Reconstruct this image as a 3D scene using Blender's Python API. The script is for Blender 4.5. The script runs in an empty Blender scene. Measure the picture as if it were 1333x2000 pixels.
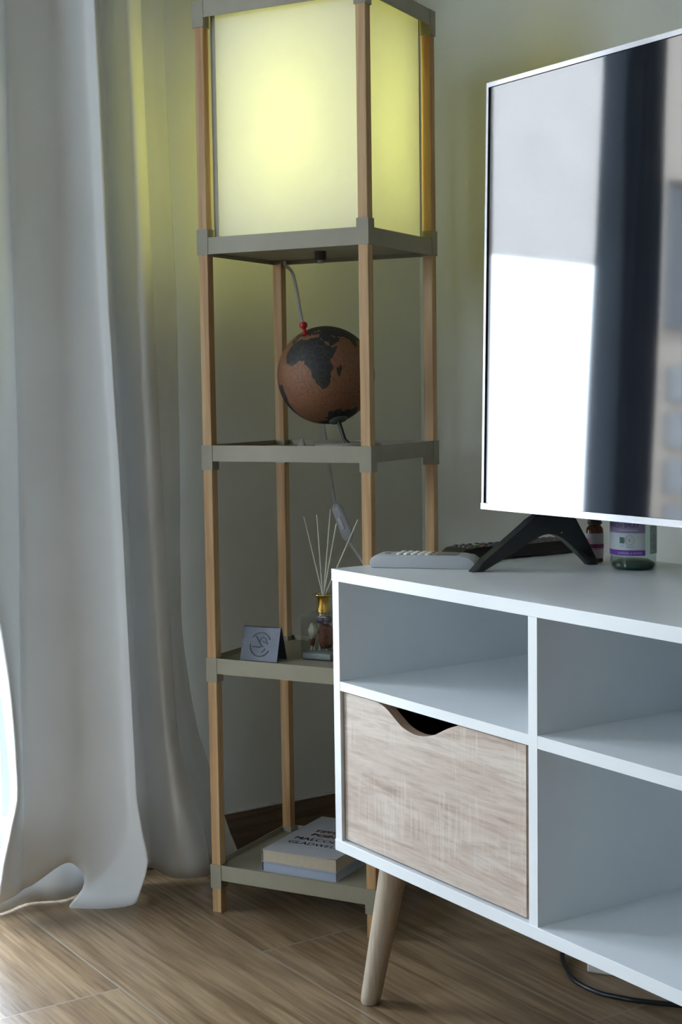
import bpy, bmesh, math, random
import numpy as np
from mathutils import Vector, Matrix
PI = math.pi
random.seed(7)
S = bpy.context.scene
COL = S.collection

# ------------------------------------------------------------------ camera, world, lights, exposure
cam_d = bpy.data.cameras.new('camera'); cam = bpy.data.objects.new('camera', cam_d); COL.objects.link(cam)
R_ = Vector((0.5539, 0.8324, -0.0141)).normalized()
F_ = Vector((-0.8303, 0.5511, -0.0824)).normalized()
U_ = R_.cross(F_).normalized(); R_ = F_.cross(U_).normalized()
cam.matrix_world = Matrix(((R_.x, U_.x, -F_.x, 1.6701), (R_.y, U_.y, -F_.y, -1.0911), (R_.z, U_.z, -F_.z, 0.8417), (0, 0, 0, 1)))
cam_d.sensor_fit = 'VERTICAL'; cam_d.sensor_height = 36; cam_d.lens = 2900 * 36 / 2000
cam_d.clip_start = 0.05
S.camera = cam

WORLD_STRENGTH = 17.5
world = bpy.data.worlds.new('world'); S.world = world; world.use_nodes = True
wn = world.node_tree.nodes; wl = world.node_tree.links
wn['Background'].inputs['Color'].default_value = (0.75, 0.87, 1.0, 1)
wn['Background'].inputs['Strength'].default_value = WORLD_STRENGTH

def portal(loc, rot, sx, sy):
    d = bpy.data.lights.new('window_portal', 'AREA'); d.shape = 'RECTANGLE'; d.size = sx; d.size_y = sy
    d.cycles.is_portal = True
    o = bpy.data.objects.new('window_portal', d); o.location = loc; o.rotation_euler = rot; COL.objects.link(o)
portal((-0.83, -0.685, 1.1), (0, -PI/2, 0), 2.2, 1.13)
portal((0.1, -3.56, 1.5), (PI/2, 0, PI), 0.96, 1.3)  # portal of the added fill window

LAMP_POWER = 2.3
LAMP_COLOR = (1.0, .99, 0.21)
S.view_settings.view_transform = 'Standard'; S.view_settings.look = 'None'
S.view_settings.gamma = 1; S.view_settings.use_curve_mapping = False
S.view_settings.exposure = 0.0
S.render.engine = 'CYCLES'
S.cycles.max_bounces = 10; S.cycles.diffuse_bounces = 6; S.cycles.transmission_bounces = 8
S.cycles.transparent_max_bounces = 12
S.cycles.sample_clamp_indirect = 6; S.cycles.caustics_reflective = False; S.cycles.caustics_refractive = False

# ------------------------------------------------------------------ materials
def mat(name, base=(.8, .8, .8), rough=.5, metal=0, ior=1.5, trans=0, spec=.5, coat=0, emis=None, estr=0, alpha=1):
    m = bpy.data.materials.new(name); m.use_nodes = True
    b = m.node_tree.nodes['Principled BSDF']
    b.inputs['Base Color'].default_value = (*base, 1); b.inputs['Roughness'].default_value = rough
    b.inputs['Metallic'].default_value = metal; b.inputs['IOR'].default_value = ior
    b.inputs['Transmission Weight'].default_value = trans; b.inputs['Specular IOR Level'].default_value = spec
    b.inputs['Coat Weight'].default_value = coat
    if emis: b.inputs['Emission Color'].default_value = (*emis, 1); b.inputs['Emission Strength'].default_value = estr
    return m
def N(m, t, **kw):
    n = m.node_tree.nodes.new(t)
    for k, v in kw.items():
        if hasattr(n, k): setattr(n, k, v)
        else: n.inputs[k].default_value = v
    return n
def L(m, a, b): m.node_tree.links.new(a, b)
def ramp(m, src, stops):
    r = N(m, 'ShaderNodeValToRGB'); L(m, src, r.inputs[0])
    e = r.color_ramp.elements
    while len(e) < len(stops): e.new(.5)
    for i, (p, c) in enumerate(stops): e[i].position = p; e[i].color = (*c, 1)
    return r
def vary(m, scale=6, amt=.06, base=None, bump=0, bscale=200):
    """low-contrast mottling plus a fine bump"""
    b = m.node_tree.nodes['Principled BSDF']; c = base or tuple(b.inputs['Base Color'].default_value)[:3]
    tc = N(m, 'ShaderNodeTexCoord'); n = N(m, 'ShaderNodeTexNoise'); n.inputs['Scale'].default_value = scale; n.inputs['Detail'].default_value = 4
    L(m, tc.outputs['Object'], n.inputs['Vector'])
    r = ramp(m, n.outputs['Fac'], [(.3, tuple(x*(1-amt) for x in c)), (.7, tuple(min(1, x*(1+amt)) for x in c))])
    L(m, r.outputs[0], b.inputs['Base Color'])
    if bump:
        n2 = N(m, 'ShaderNodeTexNoise'); n2.inputs['Scale'].default_value = bscale; n2.inputs['Detail'].default_value = 3
        L(m, tc.outputs['Object'], n2.inputs['Vector'])
        bp = N(m, 'ShaderNodeBump'); bp.inputs['Strength'].default_value = bump; bp.inputs['Distance'].default_value = .002
        L(m, n2.outputs['Fac'], bp.inputs['Height']); L(m, bp.outputs[0], b.inputs['Normal'])
    return m
def wood(name, c1, c2, axis=0, s=30, stretch=14, rough=.5, knots=False, dist=2.5):
    m = mat(name, c1, rough); b = m.node_tree.nodes['Principled BSDF']
    tc = N(m, 'ShaderNodeTexCoord'); mp = N(m, 'ShaderNodeMapping')
    sc = [1, 1, 1]; sc[axis] = 1/stretch; mp.inputs['Scale'].default_value = sc
    inf = N(m, 'ShaderNodeObjectInfo'); ad = N(m, 'ShaderNodeVectorMath', operation='ADD')
    L(m, tc.outputs['Object'], mp.inputs['Vector']); L(m, mp.outputs[0], ad.inputs[0]); L(m, inf.outputs['Random'], ad.inputs[1])
    n = N(m, 'ShaderNodeTexNoise'); n.inputs['Scale'].default_value = s; n.inputs['Detail'].default_value = 6; n.inputs['Distortion'].default_value = dist
    L(m, ad.outputs[0], n.inputs['Vector'])
    mid = tuple((a+b_)/2 for a, b_ in zip(c1, c2))
    r = ramp(m, n.outputs['Fac'], [(.32, c2), (.47, mid), (.6, c1), (.75, mid)])
    n2 = N(m, 'ShaderNodeTexNoise'); n2.inputs['Scale'].default_value = s*5; n2.inputs['Detail'].default_value = 3
    L(m, ad.outputs[0], n2.inputs['Vector'])
    r2 = ramp(m, n2.outputs['Fac'], [(.35, (.82, .82, .82)), (.6, (1, 1, 1))])
    mx = N(m, 'ShaderNodeMix', data_type='RGBA', blend_type='MULTIPLY'); mx.inputs[0].default_value = .7
    L(m, r.outputs[0], mx.inputs[6]); L(m, r2.outputs[0], mx.inputs[7]); L(m, mx.outputs[2], b.inputs['Base Color'])
    return m

M_wall = vary(mat('wall_paint', (.62, .63, .59), .75), 3, .02, bump=.25, bscale=60)
M_ceil = vary(mat('ceiling_paint', (.62, .63, .62), .9), 3, .02)
M_beige = vary(mat('plaster_outside', (.6, .55, .47), .9), 5, .05)
M_white = vary(mat('white_laminate', (.79, .83, .855), .27), 9, .015)
M_edge = vary(mat('white_edge_band', (.88, .89, .90), .4), 9, .01)
M_tray = vary(mat('greige_powder_coat', (.285, .26, .19), .5), 30, .05)
M_pine = wood('pine_wood', (.60, .40, .20), (.40, .20, .07), 2, 34, 22, .55, dist=1.4)
M_leg = wood('beech_wood', (.50, .42, .32), (.40, .32, .23), 2, 60, 14, .5)
M_black = vary(mat('black_plastic', (.012, .016, .018), .38), 60, .2)
M_silver = vary(mat('silver_bezel', (.46, .47, .50), .2, .8), 80, .03)
M_cord = vary(mat('pale_cord_plastic', (.42, .42, .40), .5), 60, .04)
M_gold = vary(mat('gold_metal', (.83, .58, .17), .16, 1), 40, .04)
M_amber = mat('amber_glass', (.18, .05, .015), .08, trans=.6, ior=1.5)
vary(M_amber, 40, .1)
M_gscreen = vary(mat('grey_screen', (.14, .14, .14), .3), 30, .05)

def glass(name, col=(1, 1, 1), rough=.0, ior=1.45, tint=.92):
    """thin clear pane / vessel: mostly transparent with a fresnel sheen"""
    m = bpy.data.materials.new(name); m.use_nodes = True; nt = m.node_tree
    nt.nodes.remove(nt.nodes['Principled BSDF']); out = nt.nodes['Material Output']
    t = N(m, 'ShaderNodeBsdfTransparent'); g = N(m, 'ShaderNodeBsdfGlossy'); g.inputs['Roughness'].default_value = .02 + rough
    t.inputs['Color'].default_value = (*[c*tint for c in col], 1)
    f = N(m, 'ShaderNodeFresnel'); f.inputs['IOR'].default_value = ior
    ge = N(m, 'ShaderNodeNewGeometry'); nb = N(m, 'ShaderNodeMath', operation='SUBTRACT'); nb.inputs[0].default_value = 1; L(m, ge.outputs['Backfacing'], nb.inputs[1])
    fm = N(m, 'ShaderNodeMath', operation='MULTIPLY'); L(m, f.outputs[0], fm.inputs[0]); L(m, nb.outputs[0], fm.inputs[1])
    mx = N(m, 'ShaderNodeMixShader'); L(m, fm.outputs[0], mx.inputs[0]); L(m, t.outputs[0], mx.inputs[1]); L(m, g.outputs[0], mx.inputs[2]); L(m, mx.outputs[0], out.inputs[0])
    return m
M_pane = glass('window_glass'); M_bottle = glass('clear_bottle_glass', (.93, .95, .93), .02, 1.6, .93)
M_spray = glass('clear_plastic', (.80, .90, .86), .05, 1.5, .9)

def cloth(name, col, transl, rough=.9):
    m = bpy.data.materials.new(name); m.use_nodes = True; nt = m.node_tree
    nt.nodes.remove(nt.nodes['Principled BSDF']); out = nt.nodes['Material Output']
    tc = N(m, 'ShaderNodeTexCoord')
    n = N(m, 'ShaderNodeTexNoise'); n.inputs['Scale'].default_value = 5; n.inputs['Detail'].default_value = 5; L(m, tc.outputs['Object'], n.inputs['Vector'])
    r = ramp(m, n.outputs['Fac'], [(.3, tuple(c*.97 for c in col)), (.7, tuple(min(1, c*1.03) for c in col))])
    w = N(m, 'ShaderNodeTexNoise'); w.inputs['Scale'].default_value = 900; w.inputs['Detail'].default_value = 2; L(m, tc.outputs['Object'], w.inputs['Vector'])
    bp = N(m, 'ShaderNodeBump'); bp.inputs['Strength'].default_value = .15; bp.inputs['Distance'].default_value = .0006; L(m, w.outputs['Fac'], bp.inputs['Height'])
    d = N(m, 'ShaderNodeBsdfDiffuse'); t = N(m, 'ShaderNodeBsdfTranslucent')
    for q in (d, t): L(m, r.outputs[0], q.inputs['Color']); L(m, bp.outputs[0], q.inputs['Normal'])
    mx = N(m, 'ShaderNodeMixShader'); mx.inputs[0].default_value = transl
    L(m, d.outputs[0], mx.inputs[1]); L(m, t.outputs[0], mx.inputs[2]); L(m, mx.outputs[0], out.inputs[0])
    return m
M_curtain = cloth('curtain_fabric', (.87, .89, .90), .12)
M_blind = cloth('roller_blind_fabric', (.82, .80, .79), .8)
M_paper = cloth('lamp_paper', (.86, .87, .90), .5)
M_paper2 = cloth('lamp_paper_seam', (.55, .55, .5), .1)

def floor_mat():
    m = mat('wood_look_tile', (.3, .2, .13), .31); b = m.node_tree.nodes['Principled BSDF']
    tc = N(m, 'ShaderNodeTexCoord'); mp = N(m, 'ShaderNodeMapping'); mp.inputs['Location'].default_value = (.21+.94*4, .228+.233*6+.002, 0)
    L(m, tc.outputs['Object'], mp.inputs['Vector'])
    br = N(m, 'ShaderNodeTexBrick'); L(m, mp.outputs[0], br.inputs['Vector'])
    br.offset = .5; br.offset_frequency = 2
    br.inputs['Color1'].default_value = (0, 0, 0, 1); br.inputs['Color2'].default_value = (1, 1, 1, 1); br.inputs['Mortar'].default_value = (.5, .5, .5, 1)
    br.inputs['Scale'].default_value = 1; br.inputs['Mortar Size'].default_value = .0014; br.inputs['Mortar Smooth'].default_value = .1
    br.inputs['Brick Width'].default_value = .94; br.inputs['Row Height'].default_value = .233
    # grain runs along X, offset per tile
    mp2 = N(m, 'ShaderNodeMapping'); mp2.inputs['Scale'].default_value = (.055, 1, 1)
    sh = N(m, 'ShaderNodeVectorMath', operation='MULTIPLY_ADD'); sh.inputs[1].default_value = (3, 7, 5)
    L(m, br.outputs['Color'], sh.inputs[0]); L(m, tc.outputs['Object'], sh.inputs[2]); L(m, sh.outputs[0], mp2.inputs['Vector'])
    n = N(m, 'ShaderNodeTexNoise'); n.inputs['Scale'].default_value = 26; n.inputs['Detail'].default_value = 8; n.inputs['Roughness'].default_value = .65; n.inputs['Distortion'].default_value = 1.2
    L(m, mp2.outputs[0], n.inputs['Vector'])
    r = ramp(m, n.outputs['Fac'], [(.22, (.14, .088, .046)), (.42, (.225, .148, .082)), (.56, (.34, .238, .142)), (.68, (.26, .175, .10)), (.82, (.18, .118, .067))])
    n2 = N(m, 'ShaderNodeTexNoise'); n2.inputs['Scale'].default_value = 160; n2.inputs['Detail'].default_value = 3; L(m, mp2.outputs[0], n2.inputs['Vector'])
    r2 = ramp(m, n2.outputs['Fac'], [(.38, (.60, .57, .54)), (.58, (1, 1, 1))])
    mx = N(m, 'ShaderNodeMix', data_type='RGBA', blend_type='MULTIPLY'); mx.inputs[0].default_value = .75; L(m, r.outputs[0], mx.inputs[6]); L(m, r2.outputs[0], mx.inputs[7])
    mm = N(m, 'ShaderNodeMix', data_type='RGBA'); L(m, br.outputs['Fac'], mm.inputs[0]); L(m, mx.outputs[2], mm.inputs[6]); mm.inputs[7].default_value = (.30, .26, .21, 1)
    L(m, mm.outputs[2], b.inputs['Base Color'])
    bp = N(m, 'ShaderNodeBump'); bp.inputs['Strength'].default_value = .12; bp.inputs['Distance'].default_value = .002; L(m, n2.outputs['Fac'], bp.inputs['Height'])
    bp2 = N(m, 'ShaderNodeBump', invert=True); bp2.inputs['Strength'].default_value = .6; bp2.inputs['Distance'].default_value = .002
    L(m, br.outputs['Fac'], bp2.inputs['Height']); L(m, bp.outputs[0], bp2.inputs['Normal']); L(m, bp2.outputs[0], b.inputs['Normal'])
    return m
M_floor = floor_mat()
M_base = wood('baseboard_tile', (.17, .115, .075), (.10, .068, .045), 1, 30, 10, .4)

def drawer_mat():
    m = mat('grey_oak_laminate', (.6, .5, .42), .45); b = m.node_tree.nodes['Principled BSDF']
    tc = N(m, 'ShaderNodeTexCoord'); mp = N(m, 'ShaderNodeMapping'); mp.inputs['Scale'].default_value = (.12, 1, 1)
    L(m, tc.outputs['Object'], mp.inputs['Vector'])
    n = N(m, 'ShaderNodeTexNoise'); n.inputs['Scale'].default_value = 22; n.inputs['Detail'].default_value = 8; n.inputs['Roughness'].default_value = .62; n.inputs['Distortion'].default_value = 1.6
    L(m, mp.outputs[0], n.inputs['Vector'])
    r = ramp(m, n.outputs['Fac'], [(.3, (.34, .25, .19)), (.45, (.50, .40, .33)), (.58, (.60, .52, .45)), (.75, (.46, .36, .29))])
    n2 = N(m, 'ShaderNodeTexNoise'); n2.inputs['Scale'].default_value = 230; n2.inputs['Detail'].default_value = 4; L(m, mp.outputs[0], n2.inputs['Vector'])
    r2 = ramp(m, n2.outputs['Fac'], [(.36, (.72, .68, .65)), (.52, (1, 1, 1))])
    mx = N(m, 'ShaderNodeMix', data_type='RGBA', blend_type='MULTIPLY'); mx.inputs[0].default_value = .55; L(m, r.outputs[0], mx.inputs[6]); L(m, r2.outputs[0], mx.inputs[7])
    # pale saw marks running across the grain
    mp3 = N(m, 'ShaderNodeMapping'); mp3.inputs['Scale'].default_value = (1, 1, .07); L(m, tc.outputs['Object'], mp3.inputs['Vector'])
    n3 = N(m, 'ShaderNodeTexNoise'); n3.inputs['Scale'].default_value = 260; n3.inputs['Detail'].default_value = 2; L(m, mp3.outputs[0], n3.inputs['Vector'])
    n4 = N(m, 'ShaderNodeTexNoise'); n4.inputs['Scale'].default_value = 9; L(m, tc.outputs['Object'], n4.inputs['Vector'])
    mu = N(m, 'ShaderNodeMath', operation='MULTIPLY'); L(m, n3.outputs['Fac'], mu.inputs[0]); L(m, n4.outputs['Fac'], mu.inputs[1])
    r3 = ramp(m, mu.outputs[0], [(.29, (0, 0, 0)), (.40, (.28, .28, .28))])
    mz = N(m, 'ShaderNodeMix', data_type='RGBA'); L(m, r3.outputs[0], mz.inputs[0]); L(m, mx.outputs[2], mz.inputs[6]); mz.inputs[7].default_value = (.74, .69, .62, 1)
    L(m, mz.outputs[2], b.inputs['Base Color'])
    return m
M_drawer = drawer_mat()
M_drawer_edge = wood('oak_drawer_edge', (.42, .30, .22), (.3, .2, .14), 0, 40, 10, .5)

# ------------------------------------------------------------------ mesh helpers
def obj(name, bm, m, parent=None, smooth=False, loc=None, rot=None):
    me = bpy.data.meshes.new(name)
    bmesh.ops.recalc_face_normals(bm, faces=bm.faces)
    bm.to_mesh(me); bm.free()
    for x in (m if isinstance(m, (list, tuple)) else [m]): me.materials.append(x)
    if smooth:
        for p in me.polygons: p.use_smooth = True
        if smooth != 'all':
            try: me.set_sharp_from_angle(angle=math.radians(40))
            except Exception: pass
    o = bpy.data.objects.new(name, me); COL.objects.link(o)
    if parent: o.parent = parent
    if loc: o.location = loc
    if rot: o.rotation_euler = rot
    return o
def empty(name, loc=(0, 0, 0), rz=0, label=None, cat=None, group=None):
    o = bpy.data.objects.new(name, None); o.empty_display_size = .05; COL.objects.link(o); o.location = loc; o.rotation_euler = (0, 0, rz)
    return tag(o, label, cat, group)
def tag(o, label=None, cat=None, group=None, kind=None):
    if label: o['label'] = label
    if cat: o['category'] = cat
    if group: o['group'] = group
    if kind: o['kind'] = kind
    return o
def box(bm, x0, x1, y0, y1, z0, z1, bev=0, seg=2, mi=0):
    vs = [bm.verts.new((x, y, z)) for x in (x0, x1) for y in (y0, y1) for z in (z0, z1)]
    fs = [(0, 1, 3, 2), (4, 6, 7, 5), (0, 4, 5, 1), (2, 3, 7, 6), (0, 2, 6, 4), (1, 5, 7, 3)]
    faces = [bm.faces.new([vs[i] for i in f]) for f in fs]
    for f in faces: f.material_index = mi
    if bev:
        ed = {e for f in faces for e in f.edges}
        bmesh.ops.bevel(bm, geom=list(ed), offset=bev, segments=seg, affect='EDGES', profile=.5)
    return bm
def B(*a, **k): return box(bmesh.new(), *a, **k)
def tube(bm, pts, r, n=12, cap=True, up=None):
    pts = [Vector(p) for p in pts]; rr = r if isinstance(r, (list, tuple)) else [r]*len(pts)
    rings = []; prev = None
    for i, p in enumerate(pts):
        t = (pts[min(i+1, len(pts)-1)] - pts[max(i-1, 0)]).normalized()
        a = prev if prev is not None else Vector((0, 0, 1)) if abs(t.z) < .9 else Vector((1, 0, 0))
        u = (a - t*a.dot(t)).normalized(); w = t.cross(u); prev = u
        rings.append([bm.verts.new(p + (u*math.cos(k*2*PI/n) + w*math.sin(k*2*PI/n))*rr[i]) for k in range(n)])
    for a, b in zip(rings, rings[1:]):
        for k in range(n): bm.faces.new((a[k], a[(k+1) % n], b[(k+1) % n], b[k]))
    if cap: bm.faces.new(rings[0][::-1]); bm.faces.new(rings[-1])
    return bm
def spline(pts, k=8):
    P = [Vector(p) for p in pts]; P = [P[0]*2-P[1]] + P + [P[-1]*2-P[-2]]; out = []
    for i in range(1, len(P)-2):
        for j in range(k):
            t = j/k; a, b, c, d = P[i-1:i+3]
            out.append(.5*((2*b) + (c-a)*t + (2*a-5*b+4*c-d)*t*t + (3*b-a-3*c+d)*t**3))
    out.append(P[-2]); return out
def lathe(bm, prof, n=32, cx=0, cy=0, cap=True, a0=0, a1=2*PI):
    full = abs(a1-a0-2*PI) < 1e-6; m = n if full else n+1
    rings = [[bm.verts.new((cx+r*math.cos(a0+(a1-a0)*k/n), cy+r*math.sin(a0+(a1-a0)*k/n), z)) for k in range(m)] for r, z in prof]
    for a, b in zip(rings, rings[1:]):
        for k in range(n): bm.faces.new((a[k], a[(k+1) % m], b[(k+1) % m], b[k]))
    if cap and full:
        if prof[0][0] > 1e-5: bm.faces.new(rings[0][::-1])
        if prof[-1][0] > 1e-5: bm.faces.new(rings[-1])
    bmesh.ops.remove_doubles(bm, verts=bm.verts, dist=1e-6)
    return bm
def prism(bm, poly, h0, h1, fn, bev=0):
    """poly in 2D extruded from h0 to h1; fn(a, b, h) -> xyz"""
    lo = [bm.verts.new(fn(a, b, h0)) for a, b in poly]; hi = [bm.verts.new(fn(a, b, h1)) for a, b in poly]
    f0 = bm.faces.new(lo[::-1]); f1 = bm.faces.new(hi); fs = [f0, f1]
    for i in range(len(poly)):
        j = (i+1) % len(poly); fs.append(bm.faces.new((lo[i], lo[j], hi[j], hi[i])))
    if bev:
        ed = list(f0.edges) + list(f1.edges)
        bmesh.ops.bevel(bm, geom=ed, offset=bev, segments=2, affect='EDGES', profile=.5)
    return bm
def text_obj(name, lines, m, parent, fn, extrude=.0, bold=.0, label=None, thick=0):
    """lines: (string, x, y, size, xscale[, align]) in plane coords; fn(x, y, h) -> xyz local to parent"""
    bm = bmesh.new()
    if thick: lines = [(l[0], l[1]+d, *l[2:]) for l in lines for d in (-thick, 0, thick)]
    for ln in lines:
        s, x, y, size, xs = ln[:5]; al = ln[5] if len(ln) > 5 else 'LEFT'
        cu = bpy.data.curves.new('t', 'FONT'); cu.body = s; cu.size = size; cu.align_x = al; cu.offset = bold*size; cu.resolution_u = 3
        to = bpy.data.objects.new('t', cu); COL.objects.link(to)
        bpy.context.view_layer.update()
        me = bpy.data.meshes.new_from_object(to.evaluated_get(bpy.context.evaluated_depsgraph_get()))
        n0 = len(bm.verts); bm.from_mesh(me); bm.verts.ensure_lookup_table()
        for v in bm.verts[n0:]:
            v.co = Vector((v.co.x*xs + x, v.co.y + y, 0))
        bpy.data.objects.remove(to); bpy.data.curves.remove(cu); bpy.data.meshes.remove(me)
    bmesh.ops.subdivide_edges(bm, edges=[e for e in bm.edges if e.calc_length() > .004], cuts=1)
    for v in bm.verts: v.co = Vector(fn(v.co.x, v.co.y, extrude))
    o = obj(name, bm, m, parent)
    if label: o['label'] = label
    return o

# ------------------------------------------------------------------ the room
XW, YW, XR, YF, H = -0.665, 0.65, 3.4, -3.4, 2.6
struct = lambda o: tag(o, kind='structure')
struct(obj('floor', B(XW-.16, XR+.16, YF-.16, YW+.16, -.06, 0), M_floor))
struct(obj('ceiling', B(XW-.16, XR+.16, YF-.16, YW+.16, H, H+.1), M_ceil))
bm = bmesh.new(); oy0, oy1, oz = -1.25, -.12, 2.2
box(bm, XW-.16, XW, oy1, YW, 0, H); box(bm, XW-.16, XW, YF, oy0, 0, H); box(bm, XW-.16, XW, oy0, oy1, oz, H)
struct(obj('wall_left', bm, M_wall))
struct(obj('wall_back', B(XW-.16, XR+.16, YW, YW+.15, 0, H), M_wall))
struct(obj('wall_right', B(XR, XR+.15, YF, YW, 0, H), vary(mat('bounce_cut_wall_paint', (.27, .25, .22), .85), 3, .03)))  # unseen wall, coloured dark to cut bounce light in the room
bm = bmesh.new(); wx0, wx1, wz0, wz1 = -.38, .58, .85, 2.15
box(bm, XW-.16, wx0, YF-.15, YF, 0, H); box(bm, wx1, XR+.16, YF-.15, YF, 0, H); box(bm, wx0, wx1, YF-.15, YF, 0, wz0); box(bm, wx0, wx1, YF-.15, YF, wz1, H)
struct(obj('wall_front', bm, M_wall))
struct(obj('ground', B(-9, 6, -9, 6, -.16, -.07), M_beige))
# house across the terrace, mirrored at the right edge of the television
bd = empty('building', (-5.2, -7.2, -.07), 0, 'beige building outside with dark window, mirrored at right edge of television', 'building')
M_fac = vary(mat('beige_render', (.27, .235, .20), .9), 2, .06, bump=.3, bscale=40)
bm = bmesh.new(); box(bm, -.4, 0, -2.2, 1.72, 0, 1.45); box(bm, -.4, 0, -2.2, 1.72, 2.5, 4.2); box(bm, -.4, 0, -2.2, -1.2, 1.45, 2.5); box(bm, -.4, 0, 1.66, 1.72, 1.45, 2.5); box(bm, -.4, -.12, -1.2, 1.66, 1.45, 2.5)
obj('facade', bm, M_fac, bd)
obj('building_window', B(-.1, -.08, -1.19, 1.65, 1.56, 2.49), vary(mat('dark_window_glass', (.04, .045, .05), .2), 3, .2), bd)
bm = bmesh.new()
for k in range(4): box(bm, .002, .03, -1.9, 1.6, .18+k*.3, .40+k*.3)
obj('grey_shutter', bm, vary(mat('grey_shutter_paint', (.16, .17, .18), .6), 4, .1), bd)
# glazed balcony door behind the curtain
M_frame = vary(mat('white_window_frame', (.62, .66, .72), .4), 20, .02)
w1 = struct(empty('window_1', (0, 0, 0)))
bm = bmesh.new(); fx0, fx1 = XW-.12, XW-.06
box(bm, fx0, fx1, oy1-.085, oy1, .0, oz); box(bm, fx0, fx1, oy0, oy0+.05, 0, oz); box(bm, fx0, fx1, oy0+.05, oy1-.085, 0, .07); box(bm, fx0, fx1, oy0+.05, oy1-.085, oz-.07, oz)
obj('window_frame', bm, M_frame, w1)
obj('window_pane', B(XW-.093, XW-.088, oy0+.05, oy1-.085, .07, oz-.07), M_pane, w1)
w2 = struct(empty('added_fill_window', (0, 0, 0)))  # unseen window added behind the camera as fill light
bm = bmesh.new(); q0, q1 = YF-.1, YF-.05
box(bm, wx0, wx0+.06, q0, q1, wz0, wz1); box(bm, wx1-.06, wx1, q0, q1, wz0, wz1); box(bm, wx0+.06, wx1-.06, q0, q1, wz0, wz0+.06); box(bm, wx0+.06, wx1-.06, q0, q1, wz1-.06, wz1)
box(bm, .07, .13, q0, q1, wz0+.06, wz1-.06)
obj('window_frame', bm, M_frame, w2)
bm = bmesh.new(); box(bm, wx0+.06, .07, YF-.077, YF-.072, wz0+.06, wz1-.06); box(bm, .13, wx1-.06, YF-.077, YF-.072, wz0+.06, wz1-.06)
obj('window_pane', bm, M_pane, w2)
# baseboards
M_caulk = vary(mat('baseboard_sealant', (.6, .6, .55), .7), 60, .1)
bb = struct(obj('baseboard_left', B(XW, XW+.010, oy1+.02, YW-.010, 0, .073), M_base))
struct(obj('trim_1', B(XW, XW+.007, oy1+.02, YW-.010, .073, .0755), M_caulk))
struct(obj('baseboard_back', B(XW, XR, YW-.010, YW, 0, .073), M_base))

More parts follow.
